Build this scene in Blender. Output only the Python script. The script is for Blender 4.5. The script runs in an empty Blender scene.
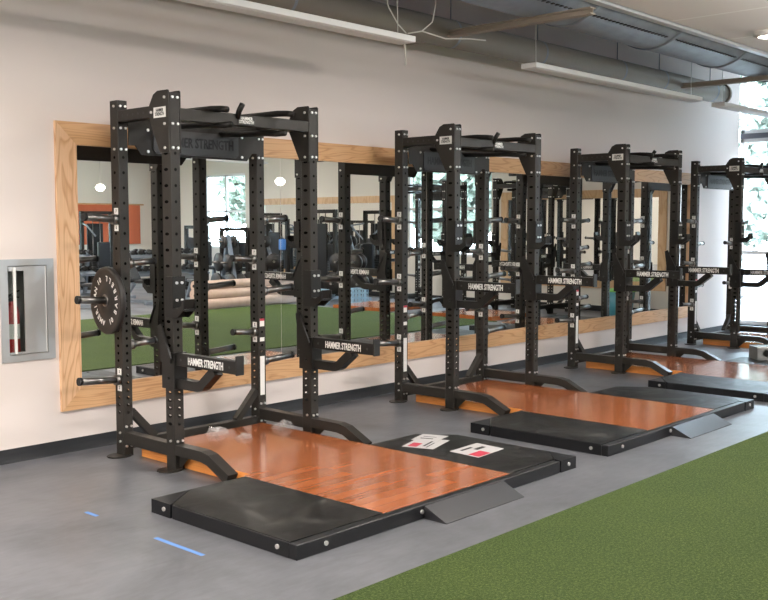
import bpy, math, random
from mathutils import Vector, Matrix
random.seed(7)
R = math.radians
SC = bpy.context.scene
COL = SC.collection

# ------------------------------------------------------------------ camera
cam_d = bpy.data.cameras.new('camera'); cam = bpy.data.objects.new('camera', cam_d); COL.objects.link(cam)
cam_d.sensor_fit = 'HORIZONTAL'; cam_d.sensor_width = 36; cam_d.lens = 995.0 / 768 * 36
cam_d.clip_start = .05; cam_d.clip_end = 200
cam.location = (0, -6.135, 1.58)
_p, _a = R(4.3507), R(42.6437)
_f = Vector((math.cos(_a) * math.cos(_p), math.sin(_a) * math.cos(_p), -math.sin(_p)))
cam.rotation_euler = _f.to_track_quat('-Z', 'Y').to_euler()
SC.camera = cam
# ------------------------------------------------------------------ light
SC.view_settings.view_transform = 'Standard'; SC.view_settings.look = 'None'
SC.view_settings.exposure = 0.06; SC.view_settings.gamma = 1; SC.view_settings.use_curve_mapping = False
W = bpy.data.worlds.new('sky'); SC.world = W; W.use_nodes = True
bg = W.node_tree.nodes['Background']
bg.inputs[0].default_value = (.68, .83, 1, 1); bg.inputs[1].default_value = 54.0
SC.cycles.max_bounces = 10; SC.cycles.diffuse_bounces = 4; SC.cycles.glossy_bounces = 6; SC.cycles.transparent_max_bounces = 12
SC.cycles.sample_clamp_indirect = 4; SC.cycles.caustics_reflective = True
SC.cycles.use_denoising = True

def area(name, loc, rot, sx, sy, power=0, col=(1, 1, 1), portal=False):
    d = bpy.data.lights.new(name, 'AREA'); d.shape = 'RECTANGLE'; d.size = sx; d.size_y = sy; d.energy = power; d.color = col
    if portal: d.cycles.is_portal = True
    o = bpy.data.objects.new(name, d); o.location = loc; o.rotation_euler = rot; COL.objects.link(o); return o
sd = bpy.data.lights.new('sun', 'SUN'); sd.energy = 5; sd.angle = R(1); sd.color = (1, .96, .9)
so = bpy.data.objects.new('sun', sd); so.rotation_euler = Vector((-.60, .10, .80)).to_track_quat('Z', 'Y').to_euler(); COL.objects.link(so)
# daylight portals at the window openings (they add no light of their own)
area('window_portal', (16.05, -6.62, 1.9), (0, R(90), 0), 1.95, 2.25, portal=True)
area('window_portal', (16.05, -13.95, 1.9), (0, R(90), 0), 1.9, 1.7, portal=True)
area('window_portal', (14.66, -.47, 1.9), (0, R(90), 0), 3.6, 1.1, portal=True)
area('window_portal', (12.45, -17.1, 1.8), (R(90), 0, 0), .9, 2.2, portal=True)
LAMP_W = 77; LAMP_COL = (1, .925, .86)
FILL_LAMPS = [(-2.9, -2.2, 1.4), (-.8, -2.2, 1.1), (-2.9, -4.4, 1.2), (-.8, -4.4, 1.0), (-2.9, -8.6, 2.4), (-2.9, -12.6, 2.4), (2.6, -3.2, 1.25), (6.4, -3.0, 1.35)] + [(x, y, 2.0) for x in (3.0, 7.0, 11.0) for y in (-9.0, -13.0)]  # unseen ceiling lamps added as fill for the walls and racks
for x, y, k in FILL_LAMPS:
    area('ceiling_fill', (x, y, 3.34), (0, 0, 0), 1.16, .56, LAMP_W * k, LAMP_COL)
for x in (-2.7, .6):
    area('bar_fill', (x, -.95, 2.99), (0, 0, 0), 2.6, .14, 60, LAMP_COL)  # lit bars added out of view to brighten the racks' left faces
UPL = [(x, y) for y in (-4.4, -10.0) for x in (2.0, 6.2, 10.4)]
for x, y in UPL:
    area('uplight', (x + 1.8, y, 2.93), (math.pi, 0, 0), 3.4, .1, 190, (1, .95, .89))

# ------------------------------------------------------------------ materials
def mat(name, col, rough=.5, metal=0, spec=.5, coat=0):
    m = bpy.data.materials.new(name); m.use_nodes = True
    b = m.node_tree.nodes['Principled BSDF']
    b.inputs['Base Color'].default_value = (*col, 1); b.inputs['Roughness'].default_value = rough
    b.inputs['Metallic'].default_value = metal; b.inputs['Specular IOR Level'].default_value = spec
    b.inputs['Coat Weight'].default_value = coat
    return m
def N(m, t, **k):
    n = m.node_tree.nodes.new(t)
    for a, v in k.items(): setattr(n, a, v)
    return n
def L(m, a, b): m.node_tree.links.new(a, b)
def coords(m, scale=(1, 1, 1), rot=(0, 0, 0), obj=False):
    t = N(m, 'ShaderNodeTexCoord'); g = N(m, 'ShaderNodeNewGeometry'); p = N(m, 'ShaderNodeMapping')
    p.inputs['Scale'].default_value = scale; p.inputs['Rotation'].default_value = rot
    L(m, t.outputs['Object'] if obj else g.outputs['Position'], p.inputs['Vector']); return p.outputs[0]
def noise(m, vec, scale, detail=3, rough=.5, dist=0):
    n = N(m, 'ShaderNodeTexNoise'); n.inputs['Scale'].default_value = scale; n.inputs['Detail'].default_value = detail
    n.inputs['Roughness'].default_value = rough; n.inputs['Distortion'].default_value = dist
    L(m, vec, n.inputs['Vector']); return n.outputs['Fac']
def ramp(m, fac, stops):
    r = N(m, 'ShaderNodeValToRGB'); e = r.color_ramp.elements
    while len(e) < len(stops): e.new(.5)
    for i, (p, c) in enumerate(stops): e[i].position = p; e[i].color = (*c, 1)
    L(m, fac, r.inputs[0]); return r.outputs[0]
def bump(m, fac, strength, dist=.01):
    b = N(m, 'ShaderNodeBump'); b.inputs['Strength'].default_value = strength; b.inputs['Distance'].default_value = dist
    L(m, fac, b.inputs['Height']); L(m, b.outputs[0], m.node_tree.nodes['Principled BSDF'].inputs['Normal'])
def base(m, c): L(m, c, m.node_tree.nodes['Principled BSDF'].inputs['Base Color'])
def rgh(m, c): L(m, c, m.node_tree.nodes['Principled BSDF'].inputs['Roughness'])
def mixc(m, fac, a, b, mode='MIX'):
    x = N(m, 'ShaderNodeMix', data_type='RGBA', blend_type=mode)
    if isinstance(fac, float): x.inputs[0].default_value = fac
    else: L(m, fac, x.inputs[0])
    for s, v in ((x.inputs[6], a), (x.inputs[7], b)):
        if isinstance(v, tuple): s.default_value = (*v, 1)
        else: L(m, v, s)
    return x.outputs[2]
def maprange(m, fac, a, b, c, d):
    x = N(m, 'ShaderNodeMapRange'); L(m, fac, x.inputs[0])
    for i, v in enumerate((a, b, c, d)): x.inputs[i + 1].default_value = v
    return x.outputs[0]

M = {}
M['wall'] = mat('wall_paint', (.76, .685, .655), .75, spec=.25)
m = M['wall']; bump(m, noise(m, coords(m), 220, 2), .06, .002)
M['wall_far'] = mat('cream_paint', (.80, .76, .69), .8)
m = M['black'] = mat('black_powder_coat', (.025, .023, .0205), .42, spec=.16)
f = noise(m, coords(m), 600, 2); bump(m, f, .25, .0006)
rgh(m, maprange(m, noise(m, coords(m), 9, 4), .3, .7, .30, .42))
M['hook'] = mat('satin_black_steel', (.011, .0105, .0098), .38, spec=.2)
M['signgrey'] = mat('charcoal_sign_plate', (.024, .024, .026), .42)
M['plastic'] = mat('black_plastic', (.006, .006, .006), .5, spec=.35)
M['steel'] = mat('zinc_bolt', (.75, .74, .72), .3, metal=.85)
M['chrome'] = mat('dark_chrome', (.20, .195, .19), .3, metal=1)
M['white'] = mat('white_label', (.82, .82, .80), .5)
M['paper'] = mat('printed_paper', (.45, .44, .44), .6)
M['hole_shade'] = mat('tube_shade_core', (.001, .001, .001), .9, spec=0)
M['ink'] = mat('label_ink', (.02, .02, .02), .6)
M['red'] = mat('label_red', (.45, .03, .06), .5)
M['red_tank'] = mat('red_enamel', (.42, .015, .015), .3)
M['blue_tape'] = mat('blue_painters_tape', (.10, .22, .50), .7)
M['fixture'] = mat('white_enamel', (.86, .86, .87), .45)
M['cable'] = mat('white_cable', (.66, .63, .58), .5)
m = M['galv'] = mat('grey_duct_steel', (.36, .39, .43), .5, metal=.4)
base(m, ramp(m, noise(m, coords(m), 7, 4), [(.3, (.20, .225, .26)), (.7, (.27, .30, .34))]))
M['pipe'] = mat('painted_pipe', (.20, .172, .142), .6)
M['beam'] = mat('primed_steel', (.30, .255, .21), .6)
M['deck'] = mat('painted_roof_deck', (.30, .30, .28), .8)
M['trimmetal'] = mat('white_aluminium', (.62, .64, .66), .35, metal=.3)
M['cab'] = mat('brushed_grey_metal', (.47, .48, .49), .38, metal=.55)
m = M['cab']; rgh(m, maprange(m, noise(m, coords(m, (4, 4, 120)), 5, 3), .3, .7, .3, .45))
M['boxsteel'] = mat('dull_grey_steel', (.20, .21, .21), .5, metal=.2)
M['cabdark'] = mat('grey_cabinet_interior', (.34, .33, .32), .6)
M['bumper'] = mat('bumper_rubber', (.014, .0125, .0115), .5, spec=.4)
M['base'] = mat('rubber_base', (.014, .016, .019), .6, spec=.3)
M['window_frame'] = mat('white_window_frame', (.8, .8, .8), .4)
M['darkframe'] = mat('dark_anodised_frame', (.12, .13, .16), .45)
M['orange'] = mat('orange_banner_fabric', (.50, .12, .05), .8)
M['pad'] = mat('black_vinyl_pad', (.02, .022, .026), .4)
M['greysteel'] = mat('grey_machine_steel', (.18, .21, .25), .4, metal=.2)
M['blue'] = mat('blue_plastic', (.05, .18, .5), .4)
M['palecrate'] = mat('pale_blue_plastic', (.45, .65, .78), .45)
M['lime'] = mat('lime_plastic', (.18, .5, .10), .45)
M['teal'] = mat('teal_plastic', (.07, .28, .36), .4)
M['tan'] = mat('tan_foam_roll', (.50, .36, .29), .8)
base(M['tan'], ramp(M['tan'], noise(M['tan'], coords(M['tan']), 6, 3), [(.3, (.55, .40, .32)), (.7, (.66, .50, .42))]))
# mirror
m = M['mirror'] = mat('silvered_glass', (.90, .905, .885), .0, metal=1)
# glass pane (thin)
m = M['glass'] = bpy.data.materials.new('clear_glass'); m.use_nodes = True
nt = m.node_tree; nt.nodes.clear()
o_ = nt.nodes.new('ShaderNodeOutputMaterial'); t_ = nt.nodes.new('ShaderNodeBsdfTransparent'); g_ = nt.nodes.new('ShaderNodeBsdfGlossy')
t_.inputs[0].default_value = (.93, .96, .95, 1); g_.inputs['Roughness'].default_value = .02
x_ = nt.nodes.new('ShaderNodeMixShader'); x_.inputs[0].default_value = .06
nt.links.new(t_.outputs[0], x_.inputs[1]); nt.links.new(g_.outputs[0], x_.inputs[2]); nt.links.new(x_.outputs[0], o_.inputs[0])
m = M['bag'] = bpy.data.materials.new('clear_plastic_film'); m.use_nodes = True
nt = m.node_tree; nt.nodes.clear()
o_ = nt.nodes.new('ShaderNodeOutputMaterial'); t_ = nt.nodes.new('ShaderNodeBsdfTransparent'); g_ = nt.nodes.new('ShaderNodeBsdfPrincipled')
g_.inputs['Base Color'].default_value = (.8, .8, .8, 1); g_.inputs['Roughness'].default_value = .12
x_ = nt.nodes.new('ShaderNodeMixShader'); x_.inputs[0].default_value = .20
nt.links.new(t_.outputs[0], x_.inputs[1]); nt.links.new(g_.outputs[0], x_.inputs[2]); nt.links.new(x_.outputs[0], o_.inputs[0])
# emissive lamp globe
m = M['lamp'] = mat('lit_lamp', (1, .95, .85), .5)
m.node_tree.nodes['Principled BSDF'].inputs['Emission Color'].default_value = (1, .93, .8, 1)
m.node_tree.nodes['Principled BSDF'].inputs['Emission Strength'].default_value = 12
# floor
m = M['floor'] = mat('grey_sheet_floor', (.13, .125, .12), .38)
v = coords(m)
n1 = noise(m, v, 1.7, 6, .62, .6); n2 = noise(m, coords(m, (1.5, 5, 1)), 5, 5, .6, .4)
c = ramp(m, n1, [(.33, (.072, .075, .083)), (.66, (.150, .156, .173))])
c = mixc(m, .35, c, ramp(m, n2, [(.3, (.070, .073, .082)), (.75, (.160, .167, .184))]))
base(m, c); rgh(m, maprange(m, noise(m, v, 1.2, 2), .3, .7, .32, .42))
# turf
m = M['turf'] = mat('green_turf', (.08, .14, .02), .85, spec=.15)
v = coords(m); n1 = noise(m, v, 75, 5, .9); n2 = noise(m, v, 2.2, 3); n3 = noise(m, coords(m, (30, 90, 30)), 3, 3, .7)
c = ramp(m, n1, [(.32, (.008, .022, .004)), (.5, (.050, .082, .018)), (.66, (.19, .24, .085))])
c = mixc(m, .35, c, ramp(m, n3, [(.3, (.026, .05, .010)), (.7, (.08, .12, .03))]))
c = mixc(m, .5, c, ramp(m, n2, [(.3, (.8, .85, .8)), (.7, (1.12, 1.08, 1.0))]), 'MULTIPLY')
base(m, c); bump(m, n1, 1.0, .02)
# oak frame
def oak(name, a, b, along, scale=1.0):
    m = mat(name, a, .42, spec=.4)
    sc = {'x': (.35, 1, 3.2), 'z': (3.2, 1, .35)}[along]
    v = coords(m, sc)
    n = noise(m, v, 2.1 * scale, 2, .5, .3)
    mul = N(m, 'ShaderNodeMath', operation='MULTIPLY'); mul.inputs[1].default_value = 14; L(m, n, mul.inputs[0])
    fr = N(m, 'ShaderNodeMath', operation='FRACT'); L(m, mul.outputs[0], fr.inputs[0])
    c = ramp(m, fr.outputs[0], [(0, a), (.55, a), (.85, b), (1, a)])
    fine = noise(m, coords(m, {'x': (3, 1, 160), 'z': (160, 1, 3)}[along]), 1.0, 3)
    c = mixc(m, .5, c, ramp(m, fine, [(.3, (.80, .78, .74)), (.65, (1.05, 1.05, 1.05))]), 'MULTIPLY')
    base(m, c); return m
M['oak_x'] = oak('oak_rail', (.66, .395, .205), (.50, .265, .12), 'x')
M['oak_z'] = oak('oak_stile', (.76, .49, .295), (.58, .32, .165), 'z')
M['oak_y'] = oak('oak_far', (.70, .47, .27), (.60, .37, .19), 'z')
# platform wood: planks along X
m = M['deckwood'] = mat('stained_plank', (.4, .15, .05), .2, coat=.35)
m.node_tree.nodes['Principled BSDF'].inputs['Coat Roughness'].default_value = .09
br = N(m, 'ShaderNodeTexBrick'); br.offset = .37; br.offset_frequency = 2
br.inputs['Scale'].default_value = 1; br.inputs['Brick Width'].default_value = .75; br.inputs['Row Height'].default_value = .083
br.inputs['Mortar Size'].default_value = .0012; br.inputs['Mortar'].default_value = (.20, .06, .02, 1)
br.inputs['Color1'].default_value = (.31, .090, .028, 1); br.inputs['Color2'].default_value = (.385, .117, .037, 1)
L(m, coords(m), br.inputs['Vector'])
g = noise(m, coords(m, (2.0, 45, 45)), 1.5, 4, .6, .4)
c = mixc(m, .7, br.outputs['Color'], ramp(m, g, [(.3, (.88, .85, .83)), (.7, (1.02, 1.0, .98))]), 'MULTIPLY')
base(m, c); rgh(m, maprange(m, noise(m, coords(m, (1.2, 6, 1)), 4, 4), .3, .7, .15, .23)); bump(m, g, .02, .001)
M['edgewood'] = mat('orange_plywood_edge', (.66, .27, .06), .35)
m = M['edgewood']; base(m, ramp(m, noise(m, coords(m, (2, 2, 40)), 3, 3), [(.3, (.66, .24, .055)), (.7, (.82, .33, .09))]))
# rubber mats
m = M['rubber'] = mat('rubber_mat', (.02, .02, .02), .5, spec=.22)
n1 = noise(m, coords(m), 3.5, 5, .65, 1.0)
base(m, ramp(m, n1, [(.46, (.005, .005, .005)), (.58, (.014, .0135, .0125)), (.70, (.045, .044, .041))]))
rgh(m, maprange(m, n1, .35, .7, .36, .55)); bump(m, noise(m, coords(m), 300, 2), .15, .001)
M['frame_steel'] = mat('platform_steel', (.006, .0065, .008), .4, spec=.3)
M['ramp'] = mat('ramp_plate', (.015, .0155, .018), .36)
# ceiling panels
m = M['panel'] = mat('acoustic_panel', (.62, .60, .57), .7)
br = N(m, 'ShaderNodeTexBrick'); br.offset = 0; br.inputs['Scale'].default_value = 1
br.inputs['Brick Width'].default_value = 1.22; br.inputs['Row Height'].default_value = 30; br.inputs['Mortar Size'].default_value = .02
br.inputs['Color1'].default_value = br.inputs['Color2'].default_value = (.86, .81, .79, 1); br.inputs['Mortar'].default_value = (1, .97, .95, 1)
L(m, coords(m), br.inputs['Vector']); base(m, br.outputs['Color'])
# outside
M['leaf'] = mat('leaves', (.10, .18, .07), .7)
m = M['leaf']; n = noise(m, coords(m), 3, 5, .7); base(m, ramp(m, n, [(.3, (.22, .27, .22)), (.6, (.34, .39, .33)), (.8, (.48, .52, .46))])); bump(m, n, 1, .3)
M['bark'] = mat('bark', (.1, .07, .05), .9)
M['concrete'] = mat('pale_concrete', (.45, .45, .44), .8)
M['lawn'] = mat('lawn', (.10, .17, .05), .9)

# ------------------------------------------------------------------ mesh building
class MB:
    def __init__(s): s.v = []; s.f = []; s.mi = []; s.sm = []; s.m = 0; s.smooth = False
    def face(s, idx): s.f.append(tuple(idx)); s.mi.append(s.m); s.sm.append(s.smooth)
    def box(s, a, b, ch=0):
        x0, y0, z0 = [min(a[i], b[i]) for i in range(3)]; x1, y1, z1 = [max(a[i], b[i]) for i in range(3)]
        if ch <= 0:
            k = len(s.v)
            s.v += [(x, y, z) for z in (z0, z1) for y in (y0, y1) for x in (x0, x1)]
            for q in ((0, 2, 3, 1), (4, 5, 7, 6), (0, 1, 5, 4), (2, 6, 7, 3), (0, 4, 6, 2), (1, 3, 7, 5)): s.face([k + i for i in q])
        else:   # chamfered box: hull of three inset boxes
            k = len(s.v); idx = {}
            X = (x0, x1); Y = (y0, y1); Z = (z0, z1); c = min(ch, (x1-x0)/2.01, (y1-y0)/2.01, (z1-z0)/2.01)
            sg = (1, -1)
            for i in (0, 1):
                for j in (0, 1):
                    for l in (0, 1):
                        for ax in range(3):
                            p = [X[i] + c * sg[i], Y[j] + c * sg[j], Z[l] + c * sg[l]]
                            p[ax] = (X[i], Y[j], Z[l])[ax]
                            idx[i, j, l, ax] = len(s.v); s.v.append(tuple(p))
            def q(*t): s.face([idx[u] for u in t])
            for ax in range(3):
                a1, a2 = [(1, 2), (2, 0), (0, 1)][ax]
                for e in (0, 1):
                    pts = []
                    for (u, w) in ((0, 0), (1, 0), (1, 1), (0, 1)):
                        t = [0, 0, 0]; t[ax] = e; t[a1] = u; t[a2] = w; pts.append((*t, ax))
                    if e == 0: pts.reverse()
                    q(*pts)
            for ax in range(3):       # edges along ax
                a1, a2 = [(1, 2), (2, 0), (0, 1)][ax]
                for u in (0, 1):
                    for w in (0, 1):
                        t0 = [0, 0, 0]; t0[a1] = u; t0[a2] = w; t1 = list(t0); t1[ax] = 1
                        qd = [(*t0, a1), (*t1, a1), (*t1, a2), (*t0, a2)]
                        if (u + w) % 2 == 0: qd.reverse()
                        q(*qd)
            for i in (0, 1):
                for j in (0, 1):
                    for l in (0, 1):
                        t = [(i, j, l, 0), (i, j, l, 1), (i, j, l, 2)]
                        if (i + j + l) % 2 == 0: t.reverse()
                        q(*t)
        return s
    def prism(s, pts, ax, a, b):
        """polygon pts in the plane normal to ax, extruded from a to b"""
        def P(u, w, t): return {'x': (t, u, w), 'y': (u, t, w), 'z': (u, w, t)}[ax]
        n = len(pts); k = len(s.v)
        s.v += [P(u, w, a) for u, w in pts] + [P(u, w, b) for u, w in pts]
        s.face(range(k, k + n)); s.face(range(k + 2 * n - 1, k + n - 1, -1))
        for i in range(n): j = (i + 1) % n; s.face((k + i, k + n + i, k + n + j, k + j))
        return s
    def cyl(s, p, q, r, n=14, r2=None, cap=True):
        p, q = Vector(p), Vector(q); r2 = r if r2 is None else r2
        d = (q - p).normalized(); u = d.orthogonal().normalized(); w = d.cross(u); k = len(s.v)
        for c, rr in ((p, r), (q, r2)):
            for i in range(n):
                t = 2 * math.pi * i / n; s.v.append(tuple(c + (u * math.cos(t) + w * math.sin(t)) * rr))
        sm = s.smooth; s.smooth = True
        for i in range(n): j = (i + 1) % n; s.face((k + i, k + j, k + n + j, k + n + i))
        s.smooth = False
        if cap: s.face(range(k + n - 1, k - 1, -1)); s.face(range(k + n, k + 2 * n))
        s.smooth = sm; return s
    def tube(s, path, w, h, side=(1, 0, 0)):
        """rectangular bar along a path; side = direction of the width w"""
        path = [Vector(p) for p in path]; S = Vector(side).normalized(); k = len(s.v); n = len(path)
        for i, p in enumerate(path):
            a = (path[i] - path[i - 1]).normalized() if i else None; b = (path[i + 1] - path[i]).normalized() if i < n - 1 else None
            t = (a + b).normalized() if a and b else (a or b)
            up = t.cross(S).normalized(); sc = 1 / max(.3, t.dot(a)) if a and b else 1
            for (x, y) in ((-1, -1), (1, -1), (1, 1), (-1, 1)): s.v.append(tuple(p + S * (x * w / 2) + up * (y * h / 2 * sc)))
        for i in range(n - 1):
            for j in range(4): l = (j + 1) % 4; s.face((k + 4*i + j, k + 4*i + l, k + 4*i + 4 + l, k + 4*i + 4 + j))
        s.face((k + 3, k + 2, k + 1, k)); e = k + 4 * (n - 1); s.face((e, e + 1, e + 2, e + 3)); return s
    def pipe(s, path, r, n=8):
        path = [Vector(p) for p in path]; k = len(s.v); m_ = len(path); u = None
        sm = s.smooth; s.smooth = True
        for i, p in enumerate(path):
            t = (path[min(i + 1, m_ - 1)] - path[max(i - 1, 0)]).normalized()
            u = t.orthogonal().normalized() if u is None else (u - t * u.dot(t)).normalized(); w = t.cross(u)
            for j in range(n): a = 2 * math.pi * j / n; s.v.append(tuple(p + (u * math.cos(a) + w * math.sin(a)) * r))
        for i in range(m_ - 1):
            for j in range(n): l = (j + 1) % n; s.face((k + n*i + j, k + n*i + l, k + n*(i+1) + l, k + n*(i+1) + j))
        s.face(range(k + n - 1, k - 1, -1)); s.face(range(k + n * (m_ - 1), k + n * m_)); s.smooth = sm; return s
    def lathe(s, prof, c, ax='z', n=32):
        """profile [(r, t)] turned about axis through c"""
        k = len(s.v); sm = s.smooth; s.smooth = True
        for r, t in prof:
            for i in range(n):
                a = 2 * math.pi * i / n; u, w = r * math.cos(a), r * math.sin(a)
                d = {'z': (u, w, t), 'x': (t, u, w), 'y': (w, t, u)}[ax]
                s.v.append((c[0] + d[0], c[1] + d[1], c[2] + d[2]))
        for j in range(len(prof) - 1):
            for i in range(n): l = (i + 1) % n; s.face((k + j*n + i, k + j*n + l, k + (j+1)*n + l, k + (j+1)*n + i))
        s.smooth = sm; return s
    def mesh(s, name, mats):
        me = bpy.data.meshes.new(name); me.from_pydata(s.v, [], s.f)
        for mm in (mats if isinstance(mats, (list, tuple)) else [mats]): me.materials.append(M[mm] if isinstance(mm, str) else mm)
        me.polygons.foreach_set('material_index', s.mi); me.polygons.foreach_set('use_smooth', s.sm); me.update(); return me

def add(name, data, parent=None, loc=(0, 0, 0), rot=(0, 0, 0)):
    o = bpy.data.objects.new(name, data); COL.objects.link(o); o.location = loc; o.rotation_euler = rot
    if parent: o.parent = parent
    return o
def obj(name, mb, mats, parent=None, loc=(0, 0, 0), rot=(0, 0, 0)): return add(name, mb.mesh(name, mats), parent, loc, rot)
def tag(o, label, cat, group=None, kind=None):
    o['label'] = label; o['category'] = cat
    if group: o['group'] = group
    if kind: o['kind'] = kind
    return o
def thing(name, label, cat, loc=(0, 0, 0), rz=0, group=None):
    o = add(name, None, None, loc, (0, 0, rz)); o.empty_display_size = .1; return tag(o, label, cat, group)
def struct(name, mb, mats, parent=None, loc=(0, 0, 0)):
    o = obj(name, mb, mats, parent, loc)
    if parent is None: o['kind'] = 'structure'
    return o
CACHE = {}
def cached(key, fn, mats):
    if key not in CACHE: CACHE[key] = fn().mesh(key, mats)
    return CACHE[key]
TXT = {}
def text(name, s, size, material, parent, loc, rot, width=None, ext=.0006, ls=1.0):
    key = (s, size, material, width, ls)
    if key not in TXT:
        c = bpy.data.curves.new(name, 'FONT'); c.body = s; c.size = size; c.align_x = 'CENTER'; c.align_y = 'CENTER'
        c.extrude = ext; c.offset = size * .022; c.resolution_u = 2; c.space_line = ls; c.materials.append(M[material])
        q = bpy.data.objects.new('tmp', c); COL.objects.link(q); bpy.context.view_layer.update()
        me = bpy.data.meshes.new_from_object(q.evaluated_get(bpy.context.evaluated_depsgraph_get())); bpy.data.objects.remove(q); bpy.data.curves.remove(c)
        if width:
            xs = [v.co.x for v in me.vertices]; mid = (max(xs) + min(xs)) / 2; k = width / (max(xs) - min(xs))
            for v in me.vertices: v.co.x = (v.co.x - mid) * k
        TXT[key] = me
    return add(name, TXT[key], parent, loc, rot)

# ================================================================== THE ROOM
X0, X1, XN = -4.0, 16.0, 14.56; Y0, YW = -17.0, .103; ZT = 4.3
struct('floor', MB().box((X0 - .2, Y0 - .2, -.1), (X1 + .2, YW + .2, 0)), 'floor')
# mirror wall with the recess for the extinguisher cabinet
CX0, CX1, CZ0, CZ1 = 3.12, 3.397, .713, 1.308
b = MB()
b.box((X0 - .2, YW, 0), (CX0, YW + .25, ZT)); b.box((CX1, YW, 0), (14.56, YW + .25, ZT))
b.box((CX0, YW, 0), (CX1, YW + .25, CZ0)); b.box((CX0, YW, CZ1), (CX1, YW + .25, ZT)); b.box((CX0, YW + .17, CZ0), (CX1, YW + .25, CZ1))
struct('wall_back', b, 'wall')
def wall_y(name, x, th, y0, y1, holes, zt, mt):
    """wall in a plane x = const with rectangular holes (ya, yb, za, zb)"""
    b = MB(); y = y0
    for (ya, yb, za, zb) in sorted(holes):
        b.box((x, y, 0), (x + th, ya, zt)); b.box((x, ya, 0), (x + th, yb, za)); b.box((x, ya, zb), (x + th, yb, zt)); y = yb
    b.box((x, y, 0), (x + th, y1, zt)); return struct(name, b, mt)
WINS = [(-7.75, -5.5, .92, 2.88), (-14.8, -13.1, .97, 2.85)]
wall_y('wall_right', X1, .2, Y0 - .2, -1.0, WINS, ZT, 'wall_far')
struct('wall_return', MB().box((XN + .12, -1.0, 0), (X1 + .2, -.88, ZT)), 'wall')
WINL = []
wall_y('wall_left', X0 - .2, .2, Y0 - .2, YW, WINL, ZT, 'wall_far')
b = MB(); x = X0; za, zb = .7, 2.9
hx = [(12.0, 12.9)]
for a_, c_ in hx:
    b.box((x, Y0 - .2, 0), (a_, Y0, ZT)); b.box((a_, Y0 - .2, 0), (c_, Y0, za)); b.box((a_, Y0 - .2, zb), (c_, Y0, ZT)); x = c_
b.box((x, Y0 - .2, 0), (X1, Y0, ZT)); struct('wall_front', b, 'wall_far')
struct('ceiling', MB().box((X0 - .2, Y0 - .2, ZT), (X1 + .2, YW + .3, ZT + .1)), 'deck')
# suspended acoustic ceiling with its white edge profile
o = struct('ceiling_panels', MB().box((X0, Y0, 3.42), (X1, -1.815, 3.50)), 'panel')
b = MB(); b.box((X0, -1.79, 3.40), (X1, -1.72, 3.412)); b.box((X0, -1.79, 3.412), (X1, -1.77, 3.53)); b.box((X0, -1.735, 3.412), (X1, -1.72, 3.44))
struct('trim_ceiling_edge', b, 'trimmetal')
# baseboards
def cove(x0, x1, y, s=-1):
    return MB().prism([(y, 0), (y + s * .020, 0), (y + s * .012, .012), (y + s * .006, .05), (y + s * .004, .092), (y, .092)], 'x', x0, x1)
struct('baseboard_back', cove(X0, 14.56, YW), 'base')
struct('baseboard_right', MB().box((X1 - .008, Y0, 0), (X1, -1.0, .10)), 'base')
struct('baseboard_front', MB().box((X0, Y0, 0), (X1, Y0 + .008, .10)), 'base')
struct('baseboard_return', MB().box((XN + .12, -1.008, 0), (X1, -1.0, .10)), 'base')

def window_y(name, x, ya, yb, za, zb, nv, nh, th=.2, dark=False):
    """window in plane x: frame, mullions, one sheet of glass"""
    fm = 'darkframe' if dark else 'window_frame'; f = .055
    b = MB(); xa, xb = x + th * .3, x + th * .3 + .07
    b.box((xa, ya, za), (xb, yb, za + f)); b.box((xa, ya, zb - f), (xb, yb, zb)); b.box((xa, ya, za), (xb, ya + f, zb)); b.box((xa, yb - f, za), (xb, yb, zb))
    for i in range(1, nv): y = ya + (yb - ya) * i / nv; b.box((xa, y - .025, za), (xb, y + .025, zb))
    for i in range(1, nh): z = za + (zb - za) * i / nh; b.box((xa, ya, z - .025), (xb, yb, z + .025))
    o = struct(name, b, fm); g = obj('glass_pane', MB().box((xa + .03, ya + f / 2, za + f / 2), (xa + .036, yb - f / 2, zb - f / 2)), 'glass', o); return o
for i, (a_, c_, d_, e_) in enumerate(WINS): window_y('window_%d' % (i + 1), X1, a_, c_, d_, e_, 2, 2)
for i, (a_, c_, d_, e_) in enumerate(WINL): window_y('window_%d' % (i + 10), X0 - .2, a_, c_, d_, e_, 4, 2)
# near corner: full-height window bay at X = 14.4
o = window_y('window_3', XN, -1.0, .10, .09, 2.845, 1, 1, .2)
struct('trim_window_sill', MB().box((XN - .02, -1.0, 0), (XN + .15, .10, .09)), 'base')
struct('trim_window_header', MB().box((XN + .03, -1.0, 2.845), (XN + .10, .10, 2.92)), 'darkframe')
window_y('window_4', XN, -1.0, .10, 2.92, 4.25, 1, 1, .2)
b = MB(); b.box((XN + .04, -1.0, 1.13), (XN + .10, .10, 1.19)); b.box((XN + .04, -.50, .09), (XN + .10, -.46, 1.19)); struct('trim_window_transom', b, 'window_frame')
for i, (a_, c_) in enumerate(hx):
    b = MB(); ya, yb = Y0 - .14, Y0 - .07; n = 3 if c_ - a_ > 2 else 1
    b.box((a_, ya, za), (c_, yb, za + .05)); b.box((a_, ya, zb - .05), (c_, yb, zb))
    for k in range(n + 1): x = a_ + (c_ - a_ - .05) * k / n; b.box((x, ya, za), (x + .05, yb, zb))
    b.box((a_, ya, 1.75), (c_, yb, 1.80))
    o = struct('window_%d' % (i + 5), b, 'window_frame'); obj('glass_pane', MB().box((a_ + .02, Y0 - .11, za + .02), (c_ - .02, Y0 - .104, zb - .02)), 'glass', o)

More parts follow.
